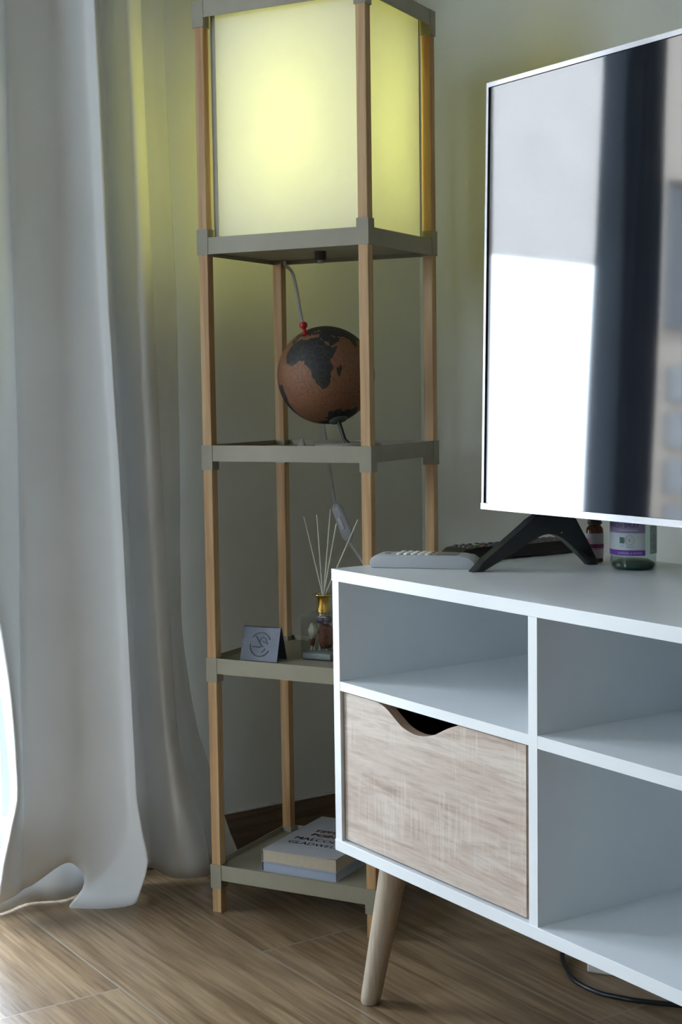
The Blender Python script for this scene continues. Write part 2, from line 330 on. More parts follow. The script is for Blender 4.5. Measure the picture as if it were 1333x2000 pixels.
# ------------------------------------------------------------------ curtain
ZR = [1.45, 1.2, 1.0, 0.85, 0.7, 0.55, 0.42, 0.32, 0.24, 0.17, 0.11, 0.06, 0.0]
CT = [
[(-0.57, -0.2864), (-0.57, -0.2937), (-0.57, -0.2994), (-0.57, -0.3022), (-0.57, -0.3047), (-0.57, -0.2981), (-0.5684, -0.2713), (-0.5664, -0.2578), (-0.5648, -0.2525), (-0.5634, -0.2504), (-0.5622, -0.2622), (-0.5612, -0.276), (-0.56, -0.2912)],
[(-0.515, -0.2701), (-0.515, -0.276), (-0.515, -0.2804), (-0.515, -0.2836), (-0.515, -0.2867), (-0.515, -0.288), (-0.5174, -0.2683), (-0.5204, -0.2581), (-0.5228, -0.2538), (-0.5249, -0.2524), (-0.5267, -0.2652), (-0.5282, -0.2766), (-0.53, -0.2856)],
[(-0.58, -0.2141), (-0.58, -0.2151), (-0.58, -0.2159), (-0.58, -0.217), (-0.58, -0.2181), (-0.58, -0.2204), (-0.5768, -0.2232), (-0.5728, -0.2255), (-0.5696, -0.2261), (-0.5668, -0.2281), (-0.5644, -0.234), (-0.5624, -0.2395), (-0.56, -0.2458)],
[(-0.57, -0.203), (-0.57, -0.203), (-0.57, -0.203), (-0.57, -0.2039), (-0.57, -0.205), (-0.57, -0.2082), (-0.57, -0.2115), (-0.57, -0.2137), (-0.57, -0.2138), (-0.57, -0.2147), (-0.57, -0.2164), (-0.57, -0.2181), (-0.57, -0.2201)],
[(-0.56, -0.1462), (-0.56, -0.1429), (-0.56, -0.1402), (-0.56, -0.1371), (-0.56, -0.1338), (-0.56, -0.1327), (-0.56, -0.1333), (-0.56, -0.1343), (-0.56, -0.1367), (-0.56, -0.1404), (-0.56, -0.1439), (-0.56, -0.1474), (-0.56, -0.1528)],
[(-0.53, -0.0999), (-0.53, -0.0945), (-0.53, -0.0899), (-0.53, -0.0838), (-0.53, -0.0772), (-0.53, -0.0731), (-0.53, -0.0702), (-0.53, -0.0678), (-0.53, -0.0666), (-0.53, -0.0657), (-0.53, -0.0603), (-0.53, -0.0572), (-0.53, -0.0757)],
[(-0.5, -0.0964), (-0.5, -0.0907), (-0.5, -0.086), (-0.5, -0.0798), (-0.5, -0.0731), (-0.5, -0.0688), (-0.5, -0.0663), (-0.5, -0.0642), (-0.5, -0.0622), (-0.5, -0.0605), (-0.5, -0.0533), (-0.5, -0.0451), (-0.5, -0.0661)],
[(-0.575, -0.0688), (-0.575, -0.0629), (-0.575, -0.0583), (-0.575, -0.0524), (-0.575, -0.0461), (-0.575, -0.0419), (-0.5726, -0.0404), (-0.5696, -0.0398), (-0.5672, -0.039), (-0.5651, -0.0377), (-0.5633, -0.0343), (-0.5618, -0.027), (-0.56, -0.0297)],
[(-0.585, -0.0437), (-0.585, -0.0382), (-0.585, -0.0338), (-0.585, -0.0285), (-0.585, -0.023), (-0.585, -0.0174), (-0.585, -0.013), (-0.585, -0.01), (-0.585, -0.0068), (-0.585, -0.0032), (-0.585, 0.0003), (-0.585, 0.0043), (-0.585, 0.0042)],
[(-0.516, -0.034), (-0.516, -0.0294), (-0.516, -0.0258), (-0.516, -0.0219), (-0.516, -0.0177), (-0.516, -0.0126), (-0.516, -0.0071), (-0.516, -0.0017), (-0.516, 0.0039), (-0.516, 0.0106), (-0.516, 0.0169), (-0.516, 0.0192), (-0.516, 0.0147)],
[(-0.528, -0.0033), (-0.528, 0.0015), (-0.528, 0.0054), (-0.528, 0.0088), (-0.528, 0.0123), (-0.528, 0.0173), (-0.528, 0.0229), (-0.528, 0.0277), (-0.528, 0.0343), (-0.528, 0.0499), (-0.528, 0.0662), (-0.528, 0.0772), (-0.528, 0.0827)],
[(-0.6, 0.025), (-0.6, 0.0302), (-0.6, 0.0343), (-0.6, 0.0377), (-0.6, 0.0411), (-0.6, 0.0461), (-0.6, 0.0514), (-0.6, 0.0561), (-0.6, 0.0623), (-0.6, 0.0743), (-0.6, 0.0917), (-0.6, 0.1049), (-0.6, 0.1186)],
[(-0.62, 0.0619), (-0.62, 0.0679), (-0.62, 0.0727), (-0.62, 0.0751), (-0.62, 0.0774), (-0.62, 0.0771), (-0.6184, 0.0788), (-0.6164, 0.0883), (-0.6148, 0.1), (-0.6134, 0.1153), (-0.6122, 0.1305), (-0.6112, 0.1413), (-0.61, 0.1522)],
[(-0.64, 0.0954), (-0.64, 0.1016), (-0.64, 0.1065), (-0.64, 0.1056), (-0.64, 0.1042), (-0.64, 0.101), (-0.6384, 0.1012), (-0.6364, 0.113), (-0.6348, 0.1276), (-0.6334, 0.149), (-0.6322, 0.1661), (-0.6312, 0.1815), (-0.63, 0.2034)],
]
HEM = [.040, .042, .042, .046, .075, .000, .016, .030, .03, .028, .02, .012, .004, .002]   # hem height of each fold line
def crom(vals, t):
    n = len(vals)-1; i = min(int(t), n-1); f = t-i
    g = lambda k: np.array(vals[max(0, min(n, k))], float)
    a, b, c, d = g(i-1), g(i), g(i+1), g(i+2)
    if i == 0: a = 2*b-c
    if i+2 > n: d = 2*c-b
    # tension keeps the tight folds from overshooting
    m1, m2 = .38*(c-a), .38*(d-b)
    return (2*f**3-3*f*f+1)*b + (f**3-2*f*f+f)*m1 + (-2*f**3+3*f*f)*c + (f**3-f*f)*m2
def curtain_mesh(name, table, zr, hem, ztop, thick=.0012, K=10, extra=None):
    zr2 = [ztop] + zr; rows = []
    tab = [[c[0]] + c for c in table]
    NZ = 70
    zs = [ztop] + [1.6 - (1.6)*(i/NZ)**.9 for i in range(NZ+1)]
    zr_a = np.array(zr2[::-1])
    for z in zs:
        line = []
        zt = z
        pts = []
        # smooth vertical interpolation of each fold line
        for c in tab:
            ys = [p[1] for p in c][::-1]; xs = [p[0] for p in c][::-1]
            k = np.searchsorted(zr_a, zt)-1; k = max(0, min(len(zr_a)-2, k)); f = (zt-zr_a[k])/(zr_a[k+1]-zr_a[k]); f = max(0, min(1, f))
            pts.append((crom(xs, k+f), crom(ys, k+f)))
        for j in range((len(pts)-1)*K+1):
            t = j/K; q = crom(pts, t); h = float(crom([[a] for a in hem], t)[0])
            zz = h + (z/1.0)*(1-h/1.6) if z < 1.6 else z
            x, y = float(q[0]), float(q[1])
            if extra: x, y, zz = extra(t, z, x, y, zz)
            line.append((x, y, zz))
        rows.append(line)
    bm = bmesh.new(); V = [[bm.verts.new(p) for p in r] for r in rows]
    for a, b in zip(V, V[1:]):
        for k in range(len(a)-1): bm.faces.new((a[k], a[k+1], b[k+1], b[k]))
    return bm
def crumple(t, z, x, y, zz):
    # soft vertical drape wrinkles and a slump where the cloth meets the floor
    a = .0022*math.sin(2.3*t+5*z)*math.exp(-((z-.9)/.9)**2)
    x += a + .003*math.sin(t*4.1+z*9)*max(0, 1-z/.6)
    if z < .16:
        s = 1-z/.16
        w = math.exp(-((t-5.0)/.42)**2); m_ = .088*w*s*s; x -= .40*m_; y -= .92*m_
        w = math.exp(-((t-5.6)/.5)**2); x += .020*w*s
        if 9.2 < t < 11: x += .012*s*math.sin((t-9.2)/1.8*PI)
    return max(x, XW+.013), y, zz
cur = empty('curtain', (0, 0, 0), 0, 'pale grey floor-length curtain hanging in deep folds left of the lit shelf tower', 'curtain')
o = obj('curtain_cloth', curtain_mesh('curtain', CT, ZR, HEM, 2.28, extra=crumple), M_curtain, cur, smooth='all')
md = o.modifiers.new('thickness', 'SOLIDIFY'); md.thickness = .0014; md.offset = 0
bm = bmesh.new(); g = [[bm.verts.new((-.602+.010*math.sin(i*.9)-.004*(z_ < .03), -.29+.016*i, z_)) for z_ in (.003, .03, .08, .16)] for i in range(18)]
for i in range(17):
    for j in range(3): bm.faces.new((g[i][j], g[i+1][j], g[i+1][j+1], g[i][j+1]))
o = obj('curtain_hem_lining', bm, M_curtain, cur, 'all'); md = o.modifiers.new('thickness', 'SOLIDIFY'); md.thickness = .0012; md.offset = 0
# second panel on the other side of the door, seen in the television
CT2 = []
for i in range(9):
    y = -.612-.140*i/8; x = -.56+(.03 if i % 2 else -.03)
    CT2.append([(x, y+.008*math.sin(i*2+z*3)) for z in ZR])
o = obj('curtain', curtain_mesh('curtain', CT2, ZR, [.01]*9, 2.28), cloth('backlit_shade_curtain_fabric', (.16, .21, .27), .08), None, smooth='all')  # cloth coloured dark to stand for its backlit shade
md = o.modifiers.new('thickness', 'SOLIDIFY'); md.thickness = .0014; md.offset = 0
tag(o, 'curtain panel with its backlit shade coloured in, seen only as a dark upright band reflected in the television', 'curtain')
rod = obj('curtain_rod', tube(bmesh.new(), [(-.56, -1.0, 2.3), (-.56, .35, 2.3)], .012, 16), M_silver, None, True)
tag(rod, 'metal rod the curtains hang from above the balcony door', 'curtain rod')
for yy in (-.95, .3): obj('rod_bracket', tube(bmesh.new(), [(XW, yy, 2.3), (-.56, yy, 2.3)], .007, 10), M_silver, rod, True)
o = obj('roller_blind', B(-.782, -.780, -.97, oy1-.02, 1.16, 2.18), M_blind)
o.location.x = -.045
tag(o, 'pale roller blind drawn halfway outside the balcony door, reflected at the top of the television', 'blind')

# ------------------------------------------------------------------ shelf tower lamp
LYAW = math.atan2(.144, .2633)
tower = empty('shelf_floor_lamp', (-.335, .2052, 0), LYAW, 'tall square floor lamp with glowing paper shade over open shelves on pine posts', 'floor lamp')
HX, HY = .15, .1245
T = [.0793, .417, .7564, 1.0932, 1.4401]; HS, HR = .0392, .0251
PW, SW = .0165, .0198
corners = [(-1, -1), (1, -1), (1, 1), (-1, 1)]
for sx, sy in corners:
    x0, x1 = sorted((sx*(HX-.0016), sx*(HX-.0016-PW))); y0, y1 = sorted((sy*(HY-.0016), sy*(HY-.0016-PW)))
    obj('post', B(x0, x1, y0, y1, 0.0, T[4]-.004, bev=.0012), M_pine, tower)
for k, t in enumerate(T):
    flip = (k == 3)
    zt, zb = (t, t-HR) if not flip else (t-HS+HR+.001, t-HS)
    fl = t-.008 if not flip else zb+.008
    bm = bmesh.new(); e = .0008
    box(bm, -HX+SW, HX-SW, -HY+e, -HY+e+.0014, zb, zt); box(bm, -HX+SW, HX-SW, HY-e-.0014, HY-e, zb, zt)
    box(bm, -HX+e, -HX+e+.0014, -HY+SW, HY-SW, zb, zt); box(bm, HX-e-.0014, HX-e, -HY+SW, HY-SW, zb, zt)
    # floor of the tray, notched round the posts
    q = SW-.0005
    poly = [(-HX+q, -HY+.002), (HX-q, -HY+.002), (HX-q, -HY+q), (HX-.002, -HY+q), (HX-.002, HY-q), (HX-q, HY-q), (HX-q, HY-.002), (-HX+q, HY-.002), (-HX+q, HY-q), (-HX+.002, HY-q), (-HX+.002, -HY+q), (-HX+q, -HY+q)]
    prism(bm, poly, fl-.0015, fl, lambda a, b, h: (a, b, h))
    tr = obj('tray', bm, M_tray, tower)
    for sx, sy in corners:
        xa, ya = sx*HX, sy*HY; th = .0015; bm = bmesh.new()
        def bx(ax0, ax1, ay0, ay1): box(bm, *sorted((ax0, ax1)), *sorted((ay0, ay1)), t-HS, t)
        bx(xa, xa-sx*th, ya, ya-sy*SW); bx(xa-sx*SW, xa-sx*(SW-th), ya, ya-sy*SW)
        bx(xa-sx*th, xa-sx*(SW-th), ya, ya-sy*th); bx(xa-sx*th, xa-sx*(SW-th), ya-sy*SW, ya-sy*(SW-th))
        obj('corner_sleeve', bm, M_tray, tr)
# paper shade: four panels between the posts, each with a seam along its upright edge
z0, z1 = T[3]-HS+.0095, T[4]-.0098; ax, ay = HX-.0190, HY-.0190
def panel(x0, x1, y0, y1, seam):
    p = obj('shade_panel', B(x0, x1, y0, y1, z0, z1), M_paper, tower)
    obj('seam', B(*seam, z0, z1), M_paper2, p)
g1, g2 = .003, .045  # unseen rear panels narrowed so direct lamp light brightens the wall
panel(-ax+g1, ax-g1, -ay, -ay+.0008, (-ax+g1-.0005, -ax+g1+.0075, -ay-.0010, -ay-.0002))
panel(ax-.0008, ax, -ay+g1, ay-g1, (ax+.0002, ax+.0010, ay-g1-.0035, ay-g1))
panel(-ax+g2, ax-g2, ay-.0008, ay, (-ax+g2, -ax+g2+.006, ay+.0002, ay+.001))
panel(-ax, -ax+.0008, -ay+g2, ay-g2, (-ax-.001, -ax-.0002, -ay+g2, -ay+g2+.006))
# fittings under the lamp tray, bulb, cord
bm = bmesh.new(); lathe(bm, [(.0, 1.0465), (.0085, 1.0465), (.0095, 1.048), (.0095, 1.0605), (0, 1.0605)], 24, .002, 0)
kn = obj('fixing_nut', bm, M_black, tower, True)
bm = bmesh.new(); lathe(bm, [(0, 1.0415), (.0045, 1.0415), (.0045, 1.0464), (0, 1.0464)], 16, .002, 0); obj('nut_tip', bm, M_cord, kn, True)
bm = bmesh.new(); lathe(bm, [(0, 1.064), (.018, 1.064), (.018, 1.10), (.014, 1.115), (.013, 1.14), (0, 1.14)], 24); obj('bulb_socket', bm, M_cord, tower, True)
M_bulb = mat('bulb_glass', (.9, .9, .8), .3, emis=LAMP_COLOR, estr=6); vary(M_bulb, 20, .02)
bm = bmesh.new(); lathe(bm, [(.012, 1.141), (.014, 1.16), (.024, 1.19), (.029, 1.215), (.026, 1.236), (.014, 1.25), (0, 1.253)], 28)
bulb = obj('bulb', bm, M_bulb, tower, True); bulb.visible_shadow = True
for zl in (1.17, 1.25, 1.33):
    ld = bpy.data.lights.new('bulb_light', 'POINT'); ld.energy = LAMP_POWER/3; ld.color = LAMP_COLOR; ld.shadow_soft_size = .088
    lo = bpy.data.objects.new('bulb_light', ld); lo.location = (0.0, 0, zl); lo.parent = tower; COL.objects.link(lo)
cy = HY+.007
cp = spline([(-.122, .10, 1.0605), (-.1235, .108, 1.052), (-.122, cy+.000, 1.035), (-.1069, cy, .9604), (-.0683, cy, .7797), (-.0567, cy, .7029), (-.052, cy, .672), (-.0495, cy, .657), (-.0475, cy, .6475)], 8)
cord = obj('power_cord', tube(bmesh.new(), cp, .0030, 10), M_cord, tower, True)
cp = spline([(-.0205, cy, .584), (-.0191, cy, .5800), (.0019, cy, .5515), (.03, cy-.002, .515), (.08, cy+.01, .40), (.11, cy+.02, .2), (.12, cy+.03, .06), (.14, cy+.05, .006), (.20, cy+.06, .0055)], 8)
obj('power_cord', tube(bmesh.new(), cp, .0026, 10), M_cord, tower, True)
M_sw = vary(mat('grey_switch_plastic', (.45, .46, .50), .4), 60, .03)
bm = bmesh.new(); tube(bm, [(0, 0, -.034), (0, 0, -.033), (0, 0, -.026), (0, 0, .026), (0, 0, .033), (0, 0, .034)], [.003, .006, .0105, .0105, .006, .003], 24)
for v in bm.verts: v.co.y *= .62
sw = obj('cord_switch', bm, M_sw, tower, True, loc=(-.034, cy, .6159), rot=(0, math.radians(-23), 0))
obj('rocker', B(-.0035, .0035, -.0082, -.0050, -.013, .010, bev=.001), vary(mat('rocker_plastic', (.6, .62, .66), .35), 60, .03), sw)

TW = tower.matrix_basis.copy()
def on_tower(name, x, y, z, rz=0, **k):
    p = Matrix.Translation((-.335, .2052, 0)) @ Matrix.Rotation(LYAW, 4, 'Z') @ Vector((x, y, z))
    return empty(name, p, LYAW+rz, **k)

# ------------------------------------------------------------------ books on the bottom tray
ZF = [t-.008 for t in T]
M_page_w = vary(mat('bluish_white_pages', (.36, .40, .48), .8), 90, .03); M_page_c = vary(mat('cream_pages', (.46, .39, .29), .85), 120, .05)
M_cov_w = vary(mat('white_cover', (.40, .41, .44), .45), 10, .01)
def pages_mat(m):
    b = m.node_tree.nodes['Principled BSDF']; tc = N(m, 'ShaderNodeTexCoord'); mp = N(m, 'ShaderNodeMapping'); mp.inputs['Scale'].default_value = (.02, .02, 1)
    L(m, tc.outputs['Object'], mp.inputs['Vector']); n = N(m, 'ShaderNodeTexNoise'); n.inputs['Scale'].default_value = 1800; L(m, mp.outputs[0], n.inputs['Vector'])
    bp = N(m, 'ShaderNodeBump'); bp.inputs['Strength'].default_value = .5; bp.inputs['Distance'].default_value = .0006; L(m, n.outputs['Fac'], bp.inputs['Height']); L(m, bp.outputs[0], b.inputs['Normal'])
pages_mat(M_page_w); pages_mat(M_page_c)
bk = on_tower('book', -.001, .004, ZF[0]+.0001, label='plain bluish-white paperback lying under the other book on the lowest tray', cat='book')
obj('pages', B(-.066, .066, -.100, .100, .0006, .0148), M_page_w, bk)
obj('cover', B(-.068, .068, -.102, .102, .0149, .0154), M_cov_w, bk)
obj('back_cover', B(-.068, .068, -.102, .102, 0, .0005), M_cov_w, bk)
obj('spine', B(-.0685, -.0681, -.102, .102, .0, .0154), M_cov_w, bk)
bk = on_tower('book', -.0015, .005, ZF[0]+.0157, label='cream-paged paperback with red and black title lettering on top of the bluish-white one', cat='book')
obj('pages', B(-.0665, .0665, -.1005, .1005, .0005, .0192), M_page_c, bk)
bm = bmesh.new(); nx, ny = 14, 20; g = []
for i in range(nx+1):
    for j in range(ny+1):
        x = -.0675+.135*i/nx; y = -.102+.204*j/ny
        z = .0195 + .0012*max(0, (x/.0675))**2*max(0, -y/.1) - .0004*max(0, -x/.0675)
        g.append(bm.verts.new((x, y, z)))
for i in range(nx):
    for j in range(ny): bm.faces.new((g[i*(ny+1)+j], g[(i+1)*(ny+1)+j], g[(i+1)*(ny+1)+j+1], g[i*(ny+1)+j+1]))
r = bmesh.ops.extrude_face_region(bm, geom=list(bm.faces))
for v in [x for x in r['geom'] if isinstance(x, bmesh.types.BMVert)]: v.co.z += .0004
cv = obj('cover', bm, M_cov_w, bk, True)
obj('spine', B(-.0679, -.0675, -.102, .102, 0, .0196), M_cov_w, bk)
obj('back_cover', B(-.0675, .0675, -.102, .102, 0, .0004), M_cov_w, bk)
M_red = vary(mat('red_print', (.33, .02, .05), .5), 50, .05); M_ink = vary(mat('black_print', (.015, .015, .02), .5), 50, .05); M_gink = vary(mat('grey_print', (.25, .27, .3), .5), 50, .05)
cfn = lambda x, y, h: (x, y, .0201 + .0012*max(0, (x/.0675))**2*max(0, -y/.1))
o = text_obj('title_print', [('THE', -.012, .036, .0185, 1.0), ('TIPPING', -.0375, .0155, .0185, 1.0), ('POINT', -.0325, -.0045, .0185, 1.06)], M_red, cv, cfn, thick=.0004, label='red title lettering')
o = text_obj('author_print', [('MALCOLM', -.050, -.030, .0185, 1.06), ('GLADWELL', -.050, -.0525, .0185, 1.0)], M_ink, cv, cfn, thick=.0004, label='black author lettering')
text_obj('small_print', [('How Little Things Can Make a Big Difference', -.050, -.0640, .0050, .95)], M_gink, cv, cfn)

# ------------------------------------------------------------------ metal tent stand on the second tray
M_steel = vary(mat('brushed_grey_metal', (.10, .11, .13), .45, .35), 50, .12, bump=.2, bscale=300)
tc_ = on_tower('napkin_holder', -.078, -.0655, ZF[1]+.0001, rz=math.radians(1), label='small grey metal tent-shaped holder embossed with a round emblem', cat='napkin holder')
def tent_fn(side):
    # front sheet leans back, rear sheet leans forward; they meet in a rounded ridge
    def f(a, b, h):
        y0 = -.0165*side; y = y0*(1-b/.052)+(-.0012*side)*(b/.052)
        return (a, y - side*h*.95, b + h*.3)
    return f
bm = bmesh.new(); prism(bm, [(-.034, 0.0003), (.034, .0003), (.034, .052), (-.034, .052)], 0, .0010, tent_fn(1), bev=.0002)
fp = obj('front_plate', bm, M_steel, tc_)
bm = bmesh.new(); prism(bm, [(-.034, 0.0003), (.034, .0003), (.034, .052), (-.034, .052)], 0, .0010, tent_fn(-1), bev=.0002)
obj('rear_plate', bm, M_steel, tc_)
obj('ridge', tube(bmesh.new(), [(-.034, 0, .0518), (.034, 0, .0518)], .0022, 14), M_steel, tc_, True)
ff = tent_fn(1); bm = bmesh.new()
def ring_arc(a0, a1, r=.0185, w=.0010, cx=.0, cz=.026):
    pts = [ff(cx+r*math.cos(a), cz+r*math.sin(a), .0012) for a in np.linspace(a0, a1, 30)]; tube(bm, pts, w, 8)
ring_arc(.15*PI, .80*PI); ring_arc(1.0*PI, 1.85*PI)
for a, b in (((-.009, .038), (.003, .023)), ((.004, .014), (.010, .020)), ((-.015, .022), (.001, .022)), ((.004, .031), (.014, .028))):
    tube(bm, [ff(a[0], a[1], .0012), ff(b[0], b[1], .0012)], .0011, 8)
tube(bm, [ff(.005+.006*math.cos(t), .030+.007*math.sin(t), .0012) for t in np.linspace(0, 1.6*PI, 20)], .0007, 8)
obj('emblem', bm, M_steel, fp, True)['label'] = 'raised round emblem of broken ring and cutlery strokes'

# ------------------------------------------------------------------ reed diffuser
df = on_tower('reed_diffuser', .004, -.012, ZF[1]+.0001, label='square clear glass reed diffuser bottle with gold collar and dried botanicals inside', cat='reed diffuser')
def sq(bm, s, z0_, z1_, bev): return box(bm, -s, s, -s, s, z0_, z1_, bev=bev, seg=3)
bm = bmesh.new(); sq(bm, .0278, 0, .0735, .003); lathe(bm, [(.010, .0733), (.010, .0790)], 24, cap=False); body = obj('glass_bottle', bm, M_bottle, df, True)
M_gbase = mat('thick_glass_base', (.38, .42, .42), .12, trans=.35); vary(M_gbase, 30, .15)
bm = bmesh.new(); sq(bm, .0262, .0008, .0115, .002); obj('glass_base', bm, M_gbase, body, True)
M_rust = vary(mat('dried_flower_rust', (.12, .03, .012), .7), 160, .5); M_cream = vary(mat('dried_petal_cream', (.45, .43, .32), .7), 120, .2); M_plum = vary(mat('dried_berry_plum', (.06, .04, .08), .5), 100, .3)
def blob(rx, ry, rz, c, seed, amp=.25):
    bm = bmesh.new(); bmesh.ops.create_icosphere(bm, subdivisions=3, radius=1); rd = random.Random(seed); ph = [rd.uniform(0, 6) for _ in range(6)]
    for v in bm.verts:
        p = v.co; k = 1+amp*(math.sin(5*p.x+ph[0])*math.sin(4*p.y+ph[1])+.6*math.sin(9*p.z+ph[2])*math.sin(8*p.x+ph[3]))
        v.co = Vector((p.x*rx*k+c[0], p.y*ry*k+c[1], p.z*rz*k+c[2]))
    return bm
obj('dried_flower', blob(.0135, .012, .020, (.006, -.004, .036), 1), M_rust, df, 'all')
obj('dried_petal', blob(.0085, .006, .0125, (-.0155, -.008, .044), 2, .15), M_cream, df, 'all')
obj('dried_petal', blob(.0045, .005, .010, (-.0195, -.002, .028), 5, .15), M_rust, df, 'all')
obj('dried_berry', blob(.0068, .006, .0055, (.011, -.006, .064), 3, .1), M_plum, df, 'all')
obj('dried_berry', blob(.0078, .006, .0060, (-.003, -.004, .062), 4, .1), M_plum, df, 'all')
bm = bmesh.new(); lathe(bm, [(.0078, .0752), (.0108, .0752), (.0110, .0765), (.0110, .0985), (.0125, .1005), (.0172, .1020), (.0178, .1032), (.0172, .1043), (.0085, .1047), (.0078, .1035), (.0078, .0752)], 40)
obj('gold_collar', bm, M_gold, df, True)
M_reed = vary(mat('pale_reed', (.55, .55, .45), .7), 80, .1)
reeds = [((-.0309, .6366), (.020, .420), 'leftmost'), ((-.0016, .6415), (.003, .421), 'second from left'), ((.0191, .6503), (.012, .420), 'tallest, central'), ((.0326, .6285), (-.006, .4205), 'shorter, second from right'), ((.0676, .6352), (-.020, .422), 'rightmost, widest-leaning')]
for (xt, zt_), (xb, zb_), w in reeds:
    bm = bmesh.new(); yt = {'leftmost': .004, 'second from left': -.006, 'tallest, central': .002, 'shorter, second from right': -.004, 'rightmost, widest-leaning': .003}[w]
    cxn, zn = .0045+(xt-.0045)*.045, .512
    top = Vector((xt-.004, yt, zt_-ZF[1])); neck = Vector((cxn-.004, yt*.25, zn-ZF[1])); d = (neck-top); bot = neck + d*((neck.z-.0118)/-d.z)
    bot.x = max(-.0235, min(.0235, bot.x))
    tube(bm, [top, neck, bot], .0013, 8)
    rr = on_tower('diffuser_reed', .004, -.012, ZF[1]+.0001); o = obj('diffuser_reed', bm, M_reed, None, True); o.matrix_world = Matrix.Translation(rr.location) @ Matrix.Rotation(LYAW, 4, 'Z'); bpy.data.objects.remove(rr)
    tag(o, f'thin pale diffuser reed, {w} of the five in the gold-collared bottle', 'reed', 'reeds standing in the diffuser bottle')

# ------------------------------------------------------------------ globe on the third tray
GC = Vector((-.3318, .2125, .8644)); GR = .0782
Rg = Matrix(((0.385867646506178, 0.8241603662477119, -0.4145670634363282), (-0.9081167637892553, 0.41850710338129726, -0.013256988508955625), (0.1625733763711461, 0.3815907429771227, 0.9099221956680981)))
LAND = [
 [(-17,21),(-16,24),(-13,28),(-9.5,30),(-9.8,31.5),(-6,35.5),(-2,35.2),(3,36.8),(10,37.3),(11,34),(15,32.3),(19,30.3),(20,32.7),(25,31.7),(29,31),(32.5,31.2),(32.6,30),(34,27),(36,22.5),(37.3,20.5),(38,18),(40,15),(43,12),(44.5,10.5),(51,11.8),(50.5,9),(48,5),(45.5,2),(42,-1.5),(40,-3),(39,-6),(40.5,-10.5),(40.5,-15),(37,-18),(35,-20),(35.5,-24),(32.8,-26),(32.5,-28.5),(30,-31.5),(26,-34),(20,-34.8),(18.3,-34),(18,-32),(15.2,-27),(14.4,-22.5),(11.8,-17.5),(13.7,-12),(13.2,-9),(12,-5.5),(9,-1),(9.5,3.5),(8.5,4.7),(6,4.3),(4.3,6.3),(1,6),(-2,4.8),(-5,5.2),(-7.5,4.4),(-11,6.6),(-13.2,8.8),(-15,11),(-16.8,12.5),(-17.4,14.7),(-16.3,17),(-16.2,19)],
 [(43.3,-12.2+0),(44,-17),(43.5,-21.5),(45,-25.4),(47,-25),(48.5,-20.5),(50.3,-15.5),(49.3,-12),(47.5,-14.5),(45,-16)],
 [(32.5,29.8),(34.8,28.2),(37,25),(39,21),(42.6,16.5),(43.5,12.8),(46,13.4),(52,16),(57,18.5),(59.8,22.5),(56.5,24.3),(56.2,26.2),(51.7,24),(50.5,26.5),(48.3,29.8),(50.5,30),(54,26.7),(57.3,25.8),(61.5,25),(66.8,25),(68.5,23),(70,21),(72.8,21),(72.8,18),(74.5,13),(77.5,8),(80,13),(80.3,15.5),(85,20),(88.5,21.8),(92,22),(94.5,17),(98,15),(98.5,9),(103.5,1.5),(104,5),(100.5,13),(105,10),(109,13),(106.5,18),(110,21.3),(118,25),(122,31),(120,36),(125,40),(128,36),(130,42),(140,52),(155,60),(178,66),(178,72),(140,73),(110,76),(80,73),(68,69),(55,69),(42,66),(30,70),(20,70),(12,65),(5,61),(8,58),(12,60),(13,56),(17,58),(19,61),(23,63),(25,60),(22,57),(20,54.5),(14,54),(10,57.5),(8,54),(4,52),(1.5,50.5),(-1.5,49.8),(-4.5,48.3),(-1.5,46),(-1.8,43.5),(-9,43.3),(-9,38),(-6,36.5),(-2,36.8),(0,39),(3,42),(4,43.4),(8,44.2),(10.5,43),(12.5,41.3),(16,38.2),(17.2,40.3),(18.4,40.1),(14,42.7),(12.3,45),(14,45.2),(17,43),(19.5,41.5),(20.5,38),(22.8,36.6),(23.8,38.5),(24,40.7),(26.2,40.4),(27,37),(30.6,36.5),(34,36.3),(36,36.5),(35,32.5),(34.2,31.3)],
 [(27,41.8),(28.5,43.8),(30.5,46),(33.5,44.8),(36,45.2),(38.8,47),(37.5,44.8),(41.5,41.8),(36,41.2),(33,42),(30,41.3)],
 [(-5.5,50),(1.3,51.2),(0,53.5),(-3,58.5),(-5.5,57.5),(-3.2,54.5),(-5,52)],[(-10,52),(-6,52.5),(-6.3,54.8),(-9.5,54)],
 [(-81,-5),(-80,1),(-77,8),(-72,12),(-62,10.5),(-52,5),(-50,0),(-44,-2.7),(-37,-5),(-34.8,-7.5),(-39,-14),(-40,-21),(-48,-26),(-53.5,-34),(-58,-38.5),(-65,-42),(-67,-47),(-69,-52),(-72,-52),(-75,-45),(-72,-32),(-70,-18),(-76,-14)],
 [(a, -69+3.2*math.sin(a/14)+1.6*math.sin(a/5)-(6 if -60 < a < -25 else 0)+(2.5 if a > 40 else 0)) for a in range(-180, 181, 4)] + [(180, -90), (-180, -90)],
 [(114,-22),(114,-34),(120,-34),(130,-32),(138,-35),(145,-39),(150,-37),(153,-28),(145,-15),(142,-11),(140,-17),(136,-12),(130,-12),(122,-18)],
 [(95.5,5.5),(104,-3),(106,-6),(101,-3)],[(109,1.5),(115,-4),(118,5),(112,3)],[(47,30),(48,30)],
]
BLACKSEA = 3
